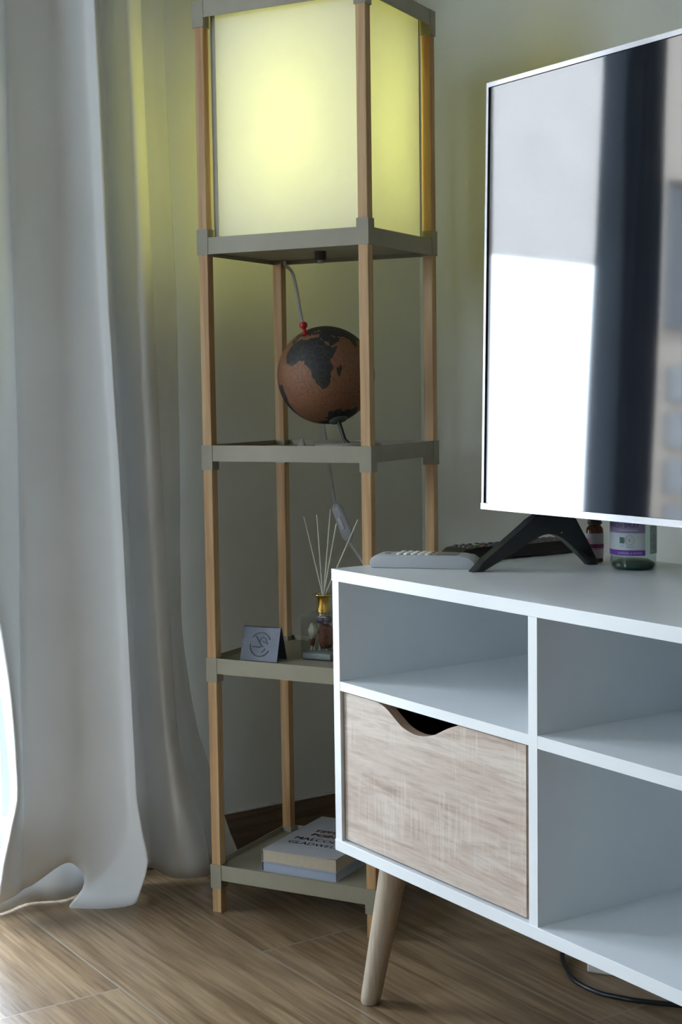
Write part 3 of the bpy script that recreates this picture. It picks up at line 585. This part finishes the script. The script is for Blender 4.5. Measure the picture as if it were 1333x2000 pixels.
def sdf(lon, lat):
    P = np.stack([lon, lat], 1); best = np.full(len(P), -1e9)
    for idx, poly in enumerate(LAND):
        if len(poly) < 3: continue
        A = np.array(poly, float); Bq = np.roll(A, -1, 0); d = np.full(len(P), 1e9); ins = np.zeros(len(P), bool)
        for a, b in zip(A, Bq):
            ab = b-a; l2 = max(ab@ab, 1e-9); t = np.clip(((P-a)@ab)/l2, 0, 1); q = P-(a+t[:, None]*ab)
            d = np.minimum(d, np.hypot(q[:, 0]*np.cos(np.radians(P[:, 1])), q[:, 1]))
            c = ((a[1] > P[:, 1]) != (b[1] > P[:, 1])); xx = (b[0]-a[0])*(P[:, 1]-a[1])/(b[1]-a[1]+1e-12)+a[0]; ins ^= c & (P[:, 0] < xx)
        s = np.where(ins, d, -d)
        if idx == BLACKSEA: best = np.minimum(best, -s)
        else: best = np.maximum(best, s)
    return best
NL, NA = 270, 135
bm = bmesh.new(); grid = []; LO = []; LA = []
for j in range(NA+1):
    la = -90+180*j/NA; row = []
    for i in range(NL):
        lo_ = -180+360*i/NL
        p = Vector((math.cos(math.radians(la))*math.cos(math.radians(lo_)), math.cos(math.radians(la))*math.sin(math.radians(lo_)), math.sin(math.radians(la))))*GR
        row.append(bm.verts.new(p)); LO.append(lo_); LA.append(la)
    grid.append(row)
for j in range(NA):
    for i in range(NL): bm.faces.new((grid[j][i], grid[j][(i+1) % NL], grid[j+1][(i+1) % NL], grid[j+1][i]))
LO, LA = np.array(LO), np.array(LA)
def globe_mat():
    m = mat('cork_globe', (.3, .14, .06), .62); b = m.node_tree.nodes['Principled BSDF']
    at = N(m, 'ShaderNodeAttribute'); at.attribute_name = 'land'
    tc = N(m, 'ShaderNodeTexCoord')
    wob = N(m, 'ShaderNodeTexNoise'); wob.inputs['Scale'].default_value = 130; wob.inputs['Detail'].default_value = 3; L(m, tc.outputs['Object'], wob.inputs['Vector'])
    w2_ = N(m, 'ShaderNodeMath', operation='MULTIPLY_ADD'); L(m, wob.outputs['Fac'], w2_.inputs[0]); w2_.inputs[1].default_value = 3.4; w2_.inputs[2].default_value = -1.7
    sm = N(m, 'ShaderNodeMath', operation='ADD'); L(m, at.outputs['Fac'], sm.inputs[0]); L(m, w2_.outputs[0], sm.inputs[1])
    st = N(m, 'ShaderNodeMath', operation='GREATER_THAN'); L(m, sm.outputs[0], st.inputs[0]); st.inputs[1].default_value = 0
    cork = N(m, 'ShaderNodeTexNoise'); cork.inputs['Scale'].default_value = 320; cork.inputs['Detail'].default_value = 5; L(m, tc.outputs['Object'], cork.inputs['Vector'])
    rc = ramp(m, cork.outputs['Fac'], [(.3, (.15, .062, .028)), (.55, (.21, .092, .043)), (.8, (.25, .115, .056))])
    # graticule and borders
    def lines(attr, step, w):
        a = N(m, 'ShaderNodeAttribute'); a.attribute_name = attr
        f = N(m, 'ShaderNodeMath', operation='PINGPONG'); L(m, a.outputs['Fac'], f.inputs[0]); f.inputs[1].default_value = step/2
        l = N(m, 'ShaderNodeMath', operation='LESS_THAN'); L(m, f.outputs[0], l.inputs[0]); l.inputs[1].default_value = w
        return l
    l1, l2 = lines('lon', 15, .28), lines('lat', 15, .28); ml = N(m, 'ShaderNodeMath', operation='MAXIMUM'); L(m, l1.outputs[0], ml.inputs[0]); L(m, l2.outputs[0], ml.inputs[1])
    mul = N(m, 'ShaderNodeMath', operation='MULTIPLY'); L(m, ml.outputs[0], mul.inputs[0]); mul.inputs[1].default_value = .4
    sea = N(m, 'ShaderNodeMix', data_type='RGBA'); L(m, mul.outputs[0], sea.inputs[0]); L(m, rc.outputs[0], sea.inputs[6]); sea.inputs[7].default_value = (.12, .05, .025, 1)
    vo = N(m, 'ShaderNodeTexVoronoi', feature='DISTANCE_TO_EDGE'); vo.inputs['Scale'].default_value = 95; L(m, tc.outputs['Object'], vo.inputs['Vector'])
    vl = N(m, 'ShaderNodeMath', operation='LESS_THAN'); L(m, vo.outputs['Distance'], vl.inputs[0]); vl.inputs[1].default_value = .028
    ld_ = N(m, 'ShaderNodeMix', data_type='RGBA'); L(m, vl.outputs[0], ld_.inputs[0]); ld_.inputs[6].default_value = (.014, .015, .014, 1); ld_.inputs[7].default_value = (.05, .04, .03, 1)
    mx = N(m, 'ShaderNodeMix', data_type='RGBA'); L(m, st.outputs[0], mx.inputs[0]); L(m, sea.outputs[2], mx.inputs[6]); L(m, ld_.outputs[2], mx.inputs[7])
    L(m, mx.outputs[2], b.inputs['Base Color'])
    return m
gz = -1.0
base_c = Vector((-.285, .222, ZF[2]+.0001))
gl = empty('desk_globe', base_c, 0, 'cork desk globe with black continents standing on the third tray of the lamp', 'globe')
me_o = obj('globe_ball', bm, globe_mat(), gl, 'all')
for nm_, arr in (('land', sdf(LO, LA)), ('lon', LO+180), ('lat', LA+90)):
    a = me_o.data.attributes.new(nm_, 'FLOAT', 'POINT'); a.data.foreach_set('value', np.asarray(arr, np.float32))
me_o.matrix_local = Matrix.Translation(GC-base_c) @ Rg.to_4x4()
SPd = (Rg @ Vector((0, 0, -1))).normalized(); sp = GC + SPd*GR - base_c
def along(c, d, prof, n=28):
    bm = bmesh.new(); lathe(bm, prof, n); q = Vector((0, 0, 1)).rotation_difference(d).to_matrix().to_4x4(); q.translation = c
    bm.transform(q); return bm
obj('pivot_disc', along(sp, SPd, [(0, .0002), (.0150, -.0008), (.0153, .0006), (.0138, .0020), (.009, .0034), (0, .0036)]), vary(mat('grey_pivot_plastic', (.10, .12, .115), .4), 40, .05), gl, True)
obj('stem', tube(bmesh.new(), spline([sp+SPd*.002, sp+SPd*.016+Vector((.001, 0, 0)), sp+SPd*.034+Vector((.000, .002, 0)), Vector((sp.x+.020, sp.y+.006, .0075))], 8), .0032, 12), M_black, gl, True)
obj('globe_base', lathe(bmesh.new(), [(0, 0), (.052, 0), (.053, .002), (.052, .0070), (.050, .0082), (0, .0086)], 48), vary(mat('taupe_base', (.26, .24, .2), .5), 30, .04), gl, True)
# red map pin
pd = (Rg @ Vector((math.cos(math.radians(46))*math.cos(math.radians(14)), math.cos(math.radians(46))*math.sin(math.radians(14)), math.sin(math.radians(46))))).normalized()
pin = obj('map_pin', along(GC+pd*(GR-.001), (pd*.45+Vector((-.15, .0, .95))).normalized(), [(0, -.004), (.0008, -.004), (.0008, .0), (.0052, .0005), (.0054, .0022), (.0030, .0040), (.0027, .0080), (.0034, .0100), (.0058, .0115), (.0064, .0150), (.0058, .0185), (.0035, .0200), (0, .0204)]), vary(mat('red_plastic', (.38, .005, .012), .3), 40, .05), None, True)
tag(pin, 'red push pin stuck in the top of the cork globe', 'push pin')
# small crumpled white scrap
bm = bmesh.new(); rd = random.Random(3)
ap = bm.verts.new((.002, 0, .0165)); ring = [bm.verts.new((.0095*math.cos(a)*(1+rd.uniform(-.2, .2)), .007*math.sin(a)*(1+rd.uniform(-.2, .2)), 0)) for a in np.linspace(0, 2*PI, 9)[:-1]]
mid = [bm.verts.new((.0052*math.cos(a+.2)*(1+rd.uniform(-.35, .35))+.001, .004*math.sin(a+.2), .0085+rd.uniform(-.002, .002))) for a in np.linspace(0, 2*PI, 9)[:-1]]
for k in range(8):
    j = (k+1) % 8; bm.faces.new((ring[k], ring[j], mid[j])); bm.faces.new((ring[k], mid[j], mid[k])); bm.faces.new((mid[k], mid[j], ap))
bm.faces.new(ring[::-1])
o = obj('paper_scrap', bm, vary(mat('crumpled_paper', (.42, .38, .33), .8), 90, .1)); o.location = (-.3770, .1925, ZF[2]+.0001)
tag(o, 'small crumpled off-white paper scrap on the tray left of the globe', 'paper scrap')

# ------------------------------------------------------------------ television cabinet
CT_, CTH, CBT, CBB, CD, CW = .6002, .0163, .2274, .2116, .3908, 1.21
cab = empty('tv_cabinet', (0, 0, 0), 0, 'white low television cabinet with oak-effect drawer and slanted round wooden legs', 'cabinet')
P = lambda nm, *a, m=M_white, par=cab, **k: obj(nm, B(*a, **k), m, par)
P('cabinet_top', 0, CW, 0, CD, CT_-CTH, CT_, bev=.0006)
P('cabinet_bottom', 0, CW, 0, CD, CBB, CBT, bev=.0006)
P('side_panel', .0008, .0158, .001, CD, CBT, CT_-CTH); P('side_panel', CW-.0158, CW-.0008, .001, CD, CBT, CT_-CTH)
D1, DW = .4032, .0151
P('divider', D1, D1+DW, .001, CD-.004, CBT, CT_-CTH)
D2 = CW-D1-DW
P('divider', D2, D2+DW, .001, CD-.004, CBT, CT_-CTH)
P('back_panel', .0158, CW-.0158, CD-.004, CD-.001, CBT, CT_-CTH)
P('shelf', .0160, D1, .0012, CD-.004, .4353, .448)
P('shelf', D1+DW, D2, .0012, CD-.004, .4344, .4492)
P('shelf', D2+DW, CW-.016, .0012, CD-.004, .4353, .448)
# oak drawer fronts with a scooped finger pull
def drawer(x0, mirror=False):
    w0, w1, zb_, zt_ = .0175, .3945-.002, .2300, .4325
    cc = [(.0984, .4325), (.1164, .4272), (.134, .4180), (.1485, .4105), (.1628, .4064), (.178, .4046), (.1912, .4050), (.205, .4075), (.2189, .4118), (.2300, .4170), (.2407, .4222), (.253, .4275), (.2672, .4325)]
    sp_ = [(p.x, p.y) for p in spline([(a, b, 0) for a, b in cc], 4)]
    poly = [(w0, zb_), (w1, zb_), (w1, zt_)] + sp_[::-1] + [(w0, zt_)]
    if mirror: poly = [(.0175+.3925-a, b) for a, b in poly][::-1]
    e = empty('drawer', (x0, 0, 0)); e.parent = cab
    bm = bmesh.new(); prism(bm, poly, .0065, .0205, lambda a, b, h: (a, h, b))
    for f in bm.faces:
        if abs(f.normal.y) < .5: pass
    bm.normal_update()
    for f in bm.faces: f.material_index = 0 if abs(f.normal.y) > .5 else 1
    obj('drawer_front', bm, [M_drawer, M_drawer_edge], e)
    bm = bmesh.new(); box(bm, .022, .034, .0207, .36, .236, .40); box(bm, .376, .388, .0207, .36, .236, .40); box(bm, .034, .376, .348, .36, .236, .40); box(bm, .034, .376, .0207, .348, .236, .242)
    obj('drawer_box', bm, vary(mat('dark_drawer_interior', (.05, .04, .035), .8), 20, .1), e)
drawer(0); drawer(D2+DW-.0160, True)
bm = bmesh.new(); lathe(bm, [(0, 0), (.0078, 0), (.0078, .0005), (0, .0005)], 28)
o = obj('screw_cap_sticker', bm, M_white, cab); o.matrix_local = Matrix.Translation((.0159, .0720, .5705)) @ Matrix.Rotation(PI/2, 4, 'Y')
for (bx_, by_), (tx_, ty_) in (((.036, .030), (.064, .058)), ((CW-.036, .030), (CW-.064, .058)), ((.024, CD-.006), (.050, CD-.032)), ((CW-.024, CD-.006), (CW-.050, CD-.032))):
    bm = bmesh.new(); a = Vector((bx_, by_, 0)); b = Vector((tx_, ty_, CBB)); n_ = 26
    ringA = []
    for f, r_ in ((0, .0115), (.012, .0132), (.06, .0142), (1, .0205)):
        c = a.lerp(b, f); ringA.append([bm.verts.new((c.x+r_*math.cos(2*PI*k/n_), c.y+r_*math.sin(2*PI*k/n_), c.z)) for k in range(n_)])
    for p_, q_ in zip(ringA, ringA[1:]):
        for k in range(n_): bm.faces.new((p_[k], p_[(k+1) % n_], q_[(k+1) % n_], q_[k]))
    bm.faces.new(ringA[0][::-1]); bm.faces.new(ringA[-1])
    obj('cabinet_leg', bm, M_leg, cab, True)

# ------------------------------------------------------------------ television
YT, TW_, ZB, ZT = .200, .985, .6743, 1.2517
tv = empty('television', (0.0754, YT, CT_), 0, 'flat television with thin silver bezel, switched off and mirroring the window', 'television')
tilt = math.radians(1.35)
def tvp(nm, x0, x1, y0, y1, z0_, z1_, m, par=tv, bev=0):
    bm = B(x0, x1, y0, y1, z0_, z1_, bev=bev)
    bm.transform(Matrix.Translation((0, 0, ZB-CT_)) @ Matrix.Rotation(-tilt, 4, 'X'))
    return obj(nm, bm, m, par)
HT = ZT-ZB
bm = bmesh.new()
bz = .0045
box(bm, 0, bz, 0, .012, .0085, HT-bz*1.4); box(bm, TW_-bz, TW_, 0, .012, .0085, HT-bz*1.4); box(bm, 0, TW_, 0, .012, HT-bz*1.4, HT); box(bm, 0, TW_, -.0012, .013, 0, .0085)
bm.transform(Matrix.Translation((0, 0, ZB-CT_)) @ Matrix.Rotation(-tilt, 4, 'X'))
obj('bezel', bm, M_silver, tv)
M_screen = mat('dark_screen', (.012, .014, .02), .045, ior=1.5, spec=1.0)
vary(M_screen, 12, .05)
sb = M_screen.node_tree.nodes['Principled BSDF']; sb.inputs['IOR'].default_value = 2.3; sb.inputs['Specular IOR Level'].default_value = .5
scr = tvp('screen', bz+.0016, TW_-bz-.0016, .0022, .006, .0087, HT-bz*1.4-.0006, M_screen)
tvp('screen_gasket', bz, TW_-bz, .0061, .008, .0087, HT-bz*1.4-.0001, M_black)
tvp('rear_housing', .003, TW_-.003, .0125, .03, .004, HT-.004, M_black, bev=.003)
tvp('rear_housing', .12, TW_-.12, .0302, .062, .03, .35, M_black, bev=.008)
def tv_foot(x0):
    P1 = Vector((.150, .118, 0)); dd = Vector((.2147, .9767, 0)); nn = Vector((-.9767, .2147, 0))
    out = [(0.0015, .6003), (0.0185, .6003), (0.0523, 0.6165), (0.0817, 0.6345), (0.1000, 0.6428), (.108, .6452), (0.117, 0.6456), (0.128, 0.6430), (0.142, 0.6345), (0.160, 0.618), (0.1772, 0.6003), (0.190, 0.6003), (.1925, .603), (0.178, 0.627), (.163, .651), (0.150, 0.6745), (.135, .6785), (0.100, 0.6755), (0.0818, 0.6600), (0.0451, 0.6334), (0.0178, 0.6145)]
    def chaikin(p):
        o_ = []
        for i_, a_ in enumerate(p):
            b_ = p[(i_+1) % len(p)]
            if min(a_[1], b_[1]) < .607: o_ += [a_]; continue
            o_ += [(a_[0]*.75+b_[0]*.25, a_[1]*.75+b_[1]*.25), (a_[0]*.25+b_[0]*.75, a_[1]*.25+b_[1]*.75)]
        return o_
    out = chaikin(chaikin(out))
    bm = bmesh.new()
    prism(bm, [(a, b) for a, b in out], -.009, .009, lambda a, b, h: tuple(P1 + dd*a + nn*h + Vector((x0, 0, b)) - Vector((0.0754, YT, CT_))), bev=.0035)
    f = obj('foot', bm, M_black, tv, True)
    bm = bmesh.new(); tube(bm, [tuple(P1+dd*.1335+nn*-.0085+Vector((x0, 0, .6465))-Vector((0.0754, YT, CT_))), tuple(P1+dd*.1335+nn*-.0093+Vector((x0, 0, .6465))-Vector((0.0754, YT, CT_)))], .0014, 12)
    obj('screw', bm, M_silver, f, True)
tv_foot(0); tv_foot(.68)

# ------------------------------------------------------------------ things on the cabinet
M_ac = vary(mat('light_grey_remote_plastic', (.50, .52, .54), .35), 40, .02); M_btn = vary(mat('white_rubber_button', (.75, .74, .70), .45), 60, .02); M_obtn = vary(mat('orange_button', (.72, .38, .12), .45), 60, .03)
rm = empty('remote_control', (.0254, .0456, CT_+.0002), math.radians(40.3), 'light grey air-conditioner remote with white and orange buttons at the cabinet corner', 'remote control')
bm = bmesh.new(); LN, WD, HH = .146, .047, .0175
pr = [(0.0022, .0), (.0, .0022), (.0, .0085), (.0022, .0128), (.0065, .0160), (.0115, .0172), (.070, .0176), (LN-.022, .0172), (LN-.010, .0155), (LN-.003, .0105), (LN-.0005, .004), (LN-.002, 0)]
prism(bm, pr, 0, WD, lambda a, b, h: (a, h, b), bev=.0016)
ac = obj('remote_body', bm, M_ac, rm, True)
def btn(par, x, y, z, r_, h_, m, n=16, nm='button'):
    bm = bmesh.new(); lathe(bm, [(0, 0), (r_, 0), (r_*1.0, h_*.6), (r_*.8, h_*.92), (r_*.4, h_), (0, h_)], n, x, y); bm.transform(Matrix.Translation((0, 0, z))); return obj(nm, bm, m, par, True)
for i in range(5):
    for j in range(3):
        if i == 4 and j == 2: continue
        btn(ac, .040+i*.0098, .0085+j*.0135, .0172, .0042, .0028, M_btn)
btn(ac, .0785, .0355, .0172, .0052, .0030, M_obtn)['label'] = 'orange button'
obj('display', B(.0885, .118, .009, .038, .0171, .0179, bev=.0002), M_gscreen, ac)['label'] = 'small grey display'
obj('brand_plate', B(.0165, .0245, .019, .027, .0173, .0178), M_gscreen, ac)
# black remote lying behind the foot
br_ = empty('remote_control', (.0715, .166, CT_+.0002), math.radians(90), 'long black television remote with small coloured buttons behind the television foot', 'remote control')
bm = bmesh.new(); LB = .214
top = [(LB, .004), (LB-.001, .0125), (LB-.004, .0185), (LB-.010, .0205), (.11, .0190), (.03, .0205), (.010, .0190), (.003, .0145), (.0, .008), (.001, .003), (.004, 0), (.080, 0.0), (.10, .0022), (.13, .0022), (.15, 0), (LB-.003, 0)]
prism(bm, top[::-1], 0, .047, lambda a, b, h: (a, h, b), bev=.003)
bb_ = obj('remote_body', bm, vary(mat('glossy_black_plastic', (.018, .018, .014), .3), 50, .1), br_, True)
cols = {(2, 0): 'red', (2, 1): 'green', (2, 2): 'yellow', (13, 1): 'red'}
M_c = {'red': mat('red_button', (.35, .04, .04), .4), 'green': mat('green_button', (.05, .2, .08), .4), 'yellow': mat('yellow_button', (.5, .38, .06), .4), None: mat('dark_grey_button', (.05, .05, .055), .4)}
for k_ in M_c.values(): vary(k_, 40, .05)
for i in range(15):
    for j in range(4):
        c_ = cols.get((i, j)); zz_ = .0193 if i > 3 else .0203
        if i > 5: zz_ = .0193-.0002 if i < 11 else .0196
        b_ = btn(bb_, .022+i*.0125, .009+j*.0098, zz_-.0008, .0036, .0026, M_c[c_], 10)
        if c_: b_['label'] = c_ + ' button'
# amber oil bottle
ob = empty('essential_oil_bottle', (.1723, .3207, CT_+.0002), 0, 'tiny amber oil bottle with black cap and pink-white label beside the clear spray bottle', 'bottle')
def lath(nm, prof, m, par, n=36, smooth=True, **k): return obj(nm, lathe(bmesh.new(), prof, n, **k), m, par, smooth)
glassb = lath('glass_body', [(0, 0), (.0105, 0), (.0118, .0012), (.0118, .0425), (.0112, .0465), (.0085, .0500), (.0078, .0515), (.0078, .058), (0, .058)], M_amber, ob)
lath('cap', [(.0080, .0522), (.0096, .0522), (.0100, .0535), (.0100, .0545), (.0094, .0548), (.0094, .0700), (.0088, .0715), (0, .0715)], M_black, ob)
AF = -PI/4
def band(nm, r_, a0, a1, z0_, z1_, m, par, lab=None):
    bm = bmesh.new(); lathe(bm, [(r_, z0_), (r_+.0003, z0_), (r_+.0003, z1_), (r_, z1_), (r_, z0_)], 28, a0=a0, a1=a1, cap=False); o = obj(nm, bm, m, par, True)
    if lab: o['label'] = lab
    return o
M_pinkw = vary(mat('pale_pink_label', (.62, .56, .60), .5), 40, .02); M_mag = vary(mat('magenta_print', (.28, .04, .14), .5), 40, .05); M_lbl = vary(mat('white_label', (.55, .60, .62), .5), 40, .02)
M_pk = vary(mat('pink_print', (.62, .22, .32), .5), 40, .05)
lb = band('label_sheet', .0119, AF-2.2, AF+1.45, .0060, .0400, M_pinkw, glassb)
band('label_band', .01225, AF-1.0, AF+1.45, .0200, .0255, M_mag, glassb, 'magenta band on label'); band('label_band', .01225, AF-1.0, AF+1.45, .0180, .0192, M_pk, glassb)
band('label_flower', .01225, AF-1.3, AF-.55, .0258, .0330, M_pk, glassb)
# clear spray bottle
spx, spy = .2604, .307; RS = .0298
sb_ = empty('spray_bottle', (spx, spy, CT_+.0002), 0, 'clear plastic spray bottle with purple and white label standing under the television edge', 'bottle')
gb = lath('bottle_body', [(0, .003), (.012, .0035), (.020, .0008), (.0265, .0004), (RS-.0008, .0030), (RS, .007), (RS, .125), (RS-.002, .133), (RS-.010, .142), (.0115, .147), (.0115, .155), (0, .155)], M_spray, sb_, 48)
M_liq = mat('greenish_liquid', (.07, .12, .105), .15, trans=.3, ior=1.33); vary(M_liq, 60, .25)
lath('liquid', [(0, .0042), (.012, .0048), (.020, .0022), (.026, .0018), (.0280, .005), (.0275, .0085), (.020, .0125), (0, .0135)], M_liq, gb, 40)
lath('pump_head', [(.0118, .1475), (.014, .148), (.014, .165), (.008, .168), (.008, .178), (.012, .179), (.012, .190), (0, .190)], M_white, sb_)
band('label_sheet', RS+.0003, AF-1.75, AF+.52, .0195, .125, M_lbl, gb)
M_lil = vary(mat('lilac_print', (.25, .20, .33), .5), 40, .02); M_pur = vary(mat('purple_print', (.13, .03, .30), .5), 40, .03); M_dpur = vary(mat('dark_purple_print', (.05, .02, .13), .5), 40, .03); M_wink = vary(mat('pale_print', (.5, .48, .6), .5), 40, .03); M_grn = vary(mat('green_print', (.04, .10, .09), .5), 40, .05); M_lgr = vary(mat('pale_green_print', (.30, .40, .38), .5), 40, .05); M_org = vary(mat('orange_print', (.6, .22, .08), .5), 40, .05)
band('label_band', RS+.0007, AF-1.75, AF+.52, .0495, .095, M_lil, gb, 'lilac band on label')
band('label_band', RS+.0007, AF-1.75, AF+.52, .0200, .0272, M_pur, gb, 'purple stripe on label')
def cyl(r_): return lambda x, y, h: ((r_+h)*math.cos(AF+x/r_), (r_+h)*math.sin(AF+x/r_), y)
text_obj('label_print', [('REFRESH SPRAY', .0075, .0566, .0080, .88, 'RIGHT')], M_dpur, gb, cyl(RS+.0012), thick=.00008)
bm = bmesh.new()
for k in range(9): prism(bm, [(-.0205+k*.0030, .0527), (-.0182+k*.0030, .0527), (-.0182+k*.0030, .0537), (-.0205+k*.0030, .0537)], -.0003, .0001, cyl(RS+.0012))
obj('small_print', bm, M_wink, gb)
text_obj('label_print', [('LAVENDEL & MYNTE', .0115, .0222, .0036, 1.0, 'RIGHT')], M_wink, gb, cyl(RS+.0012))
fn = cyl(RS+.0012)
bm = bmesh.new()
for cx_, cz_, rr_, ww in ((-.0050, .0405, .0062, .00035), (-.0050, .0405, .0036, .0002)):
    tube(bm, [fn(cx_+rr_*math.cos(a), cz_+rr_*math.sin(a), 0) for a in np.linspace(0, 2*PI, 30)], ww, 6)
obj('round_badge', bm, M_lgr, gb)
bm = bmesh.new(); prism(bm, [(-.005+.0013*math.cos(a)*(1 if math.sin(a) < 0 else (1-math.sin(a))**.6), .0400+(.0013 if math.sin(a) < 0 else .0024)*math.sin(a)) for a in np.linspace(0, 2*PI, 20)[:-1]], -.0003, .0002, fn); obj('drop_mark', bm, M_org, gb)
bm = bmesh.new(); prism(bm, [(-.0185, .0362), (-.0125, .0362), (-.0125, .0440), (-.0185, .0440)], -.0003, .0002, fn); obj('square_badge', bm, M_grn, gb)
bm = bmesh.new()
for i_, (a_, b_, z_) in enumerate(((-.0105, .0015, .0320), (-.0095, .0010, .0304), (-.0185, -.0130, .0330), (-.0180, -.0130, .0312))): prism(bm, [(a_, z_), (b_, z_), (b_, z_+.0007), (a_, z_+.0007)], -.0003, .0001, fn)
obj('small_print', bm, M_lgr, gb)
# rear label seen through the side
band('rear_label', RS+.0003, AF+.78, AF+1.45, .0215, .115, M_lbl, gb)
bm = bmesh.new()
for k in range(12):
    z_ = .0545+k*.0032-.002; prism(bm, [(.0258, z_), (.0258+.014*(1-.1*(k % 3)), z_), (.0258+.014*(1-.1*(k % 3)), z_+.0007), (.0258, z_+.0007)], -.0003, .0001, fn)
for k in range(4):
    z_ = .0230+k*.0032; prism(bm, [(.0258, z_), (.038, z_), (.038, z_+.0007), (.0258, z_+.0007)], -.0003, .0001, fn)
tube(bm, [fn(.0310+.0036*math.cos(a), .0420+.0050*math.sin(a), 0) for a in np.linspace(0, 2*PI, 24)], .0004, 6)
obj('rear_print', bm, M_lgr, gb)

# ------------------------------------------------------------------ cables and adapters on the floor under the cabinet
cb = obj('power_cable', tube(bmesh.new(), spline([(.092, .405, .0150), (.0720, .372, .0140), (.0740, .350, .010), (.0935, .334, .0052), (.114, .322, .0042), (.1333, .3108, .0042), (.152, .303, .0042), (.1708, .3000, .0042), (.190, .2995, .0042), (.2094, .3028, .0042), (.231, .313, .0042), (.254, .3268, .0042), (.2981, .3625, .0042), (.38, .43, .0042), (.5, .5, .0042)], 8), .0036, 12), M_black, None, True)
tag(cb, 'black power cable curling over the floor under the cabinet', 'cable')
obj('cable_plug', tube(bmesh.new(), [(.115, .43, .0150), (.092, .405, .0150), (.074, .375, .0140), (.0735, .36, .0125)], [.009, .009, .0085, .005], 14), M_black, cb, True)
M_wp = vary(mat('white_socket_plastic', (.7, .68, .64), .4), 40, .02)
ps = empty('power_strip', (.155, .385, .0002), math.radians(33), 'white power strip lying on the floor behind the black cable', 'power strip')
obj('strip_body', B(-.042, .16, -.023, .023, 0, .028, bev=.003), M_wp, ps)
for k in range(4):
    obj('socket', lathe(bmesh.new(), [(0, .0285), (.0150, .0285), (.0165, .0300), (.0175, .0285), (.0175, .0281), (0, .0281)], 24, -.015+k*.042, 0), M_wp, ps, True)
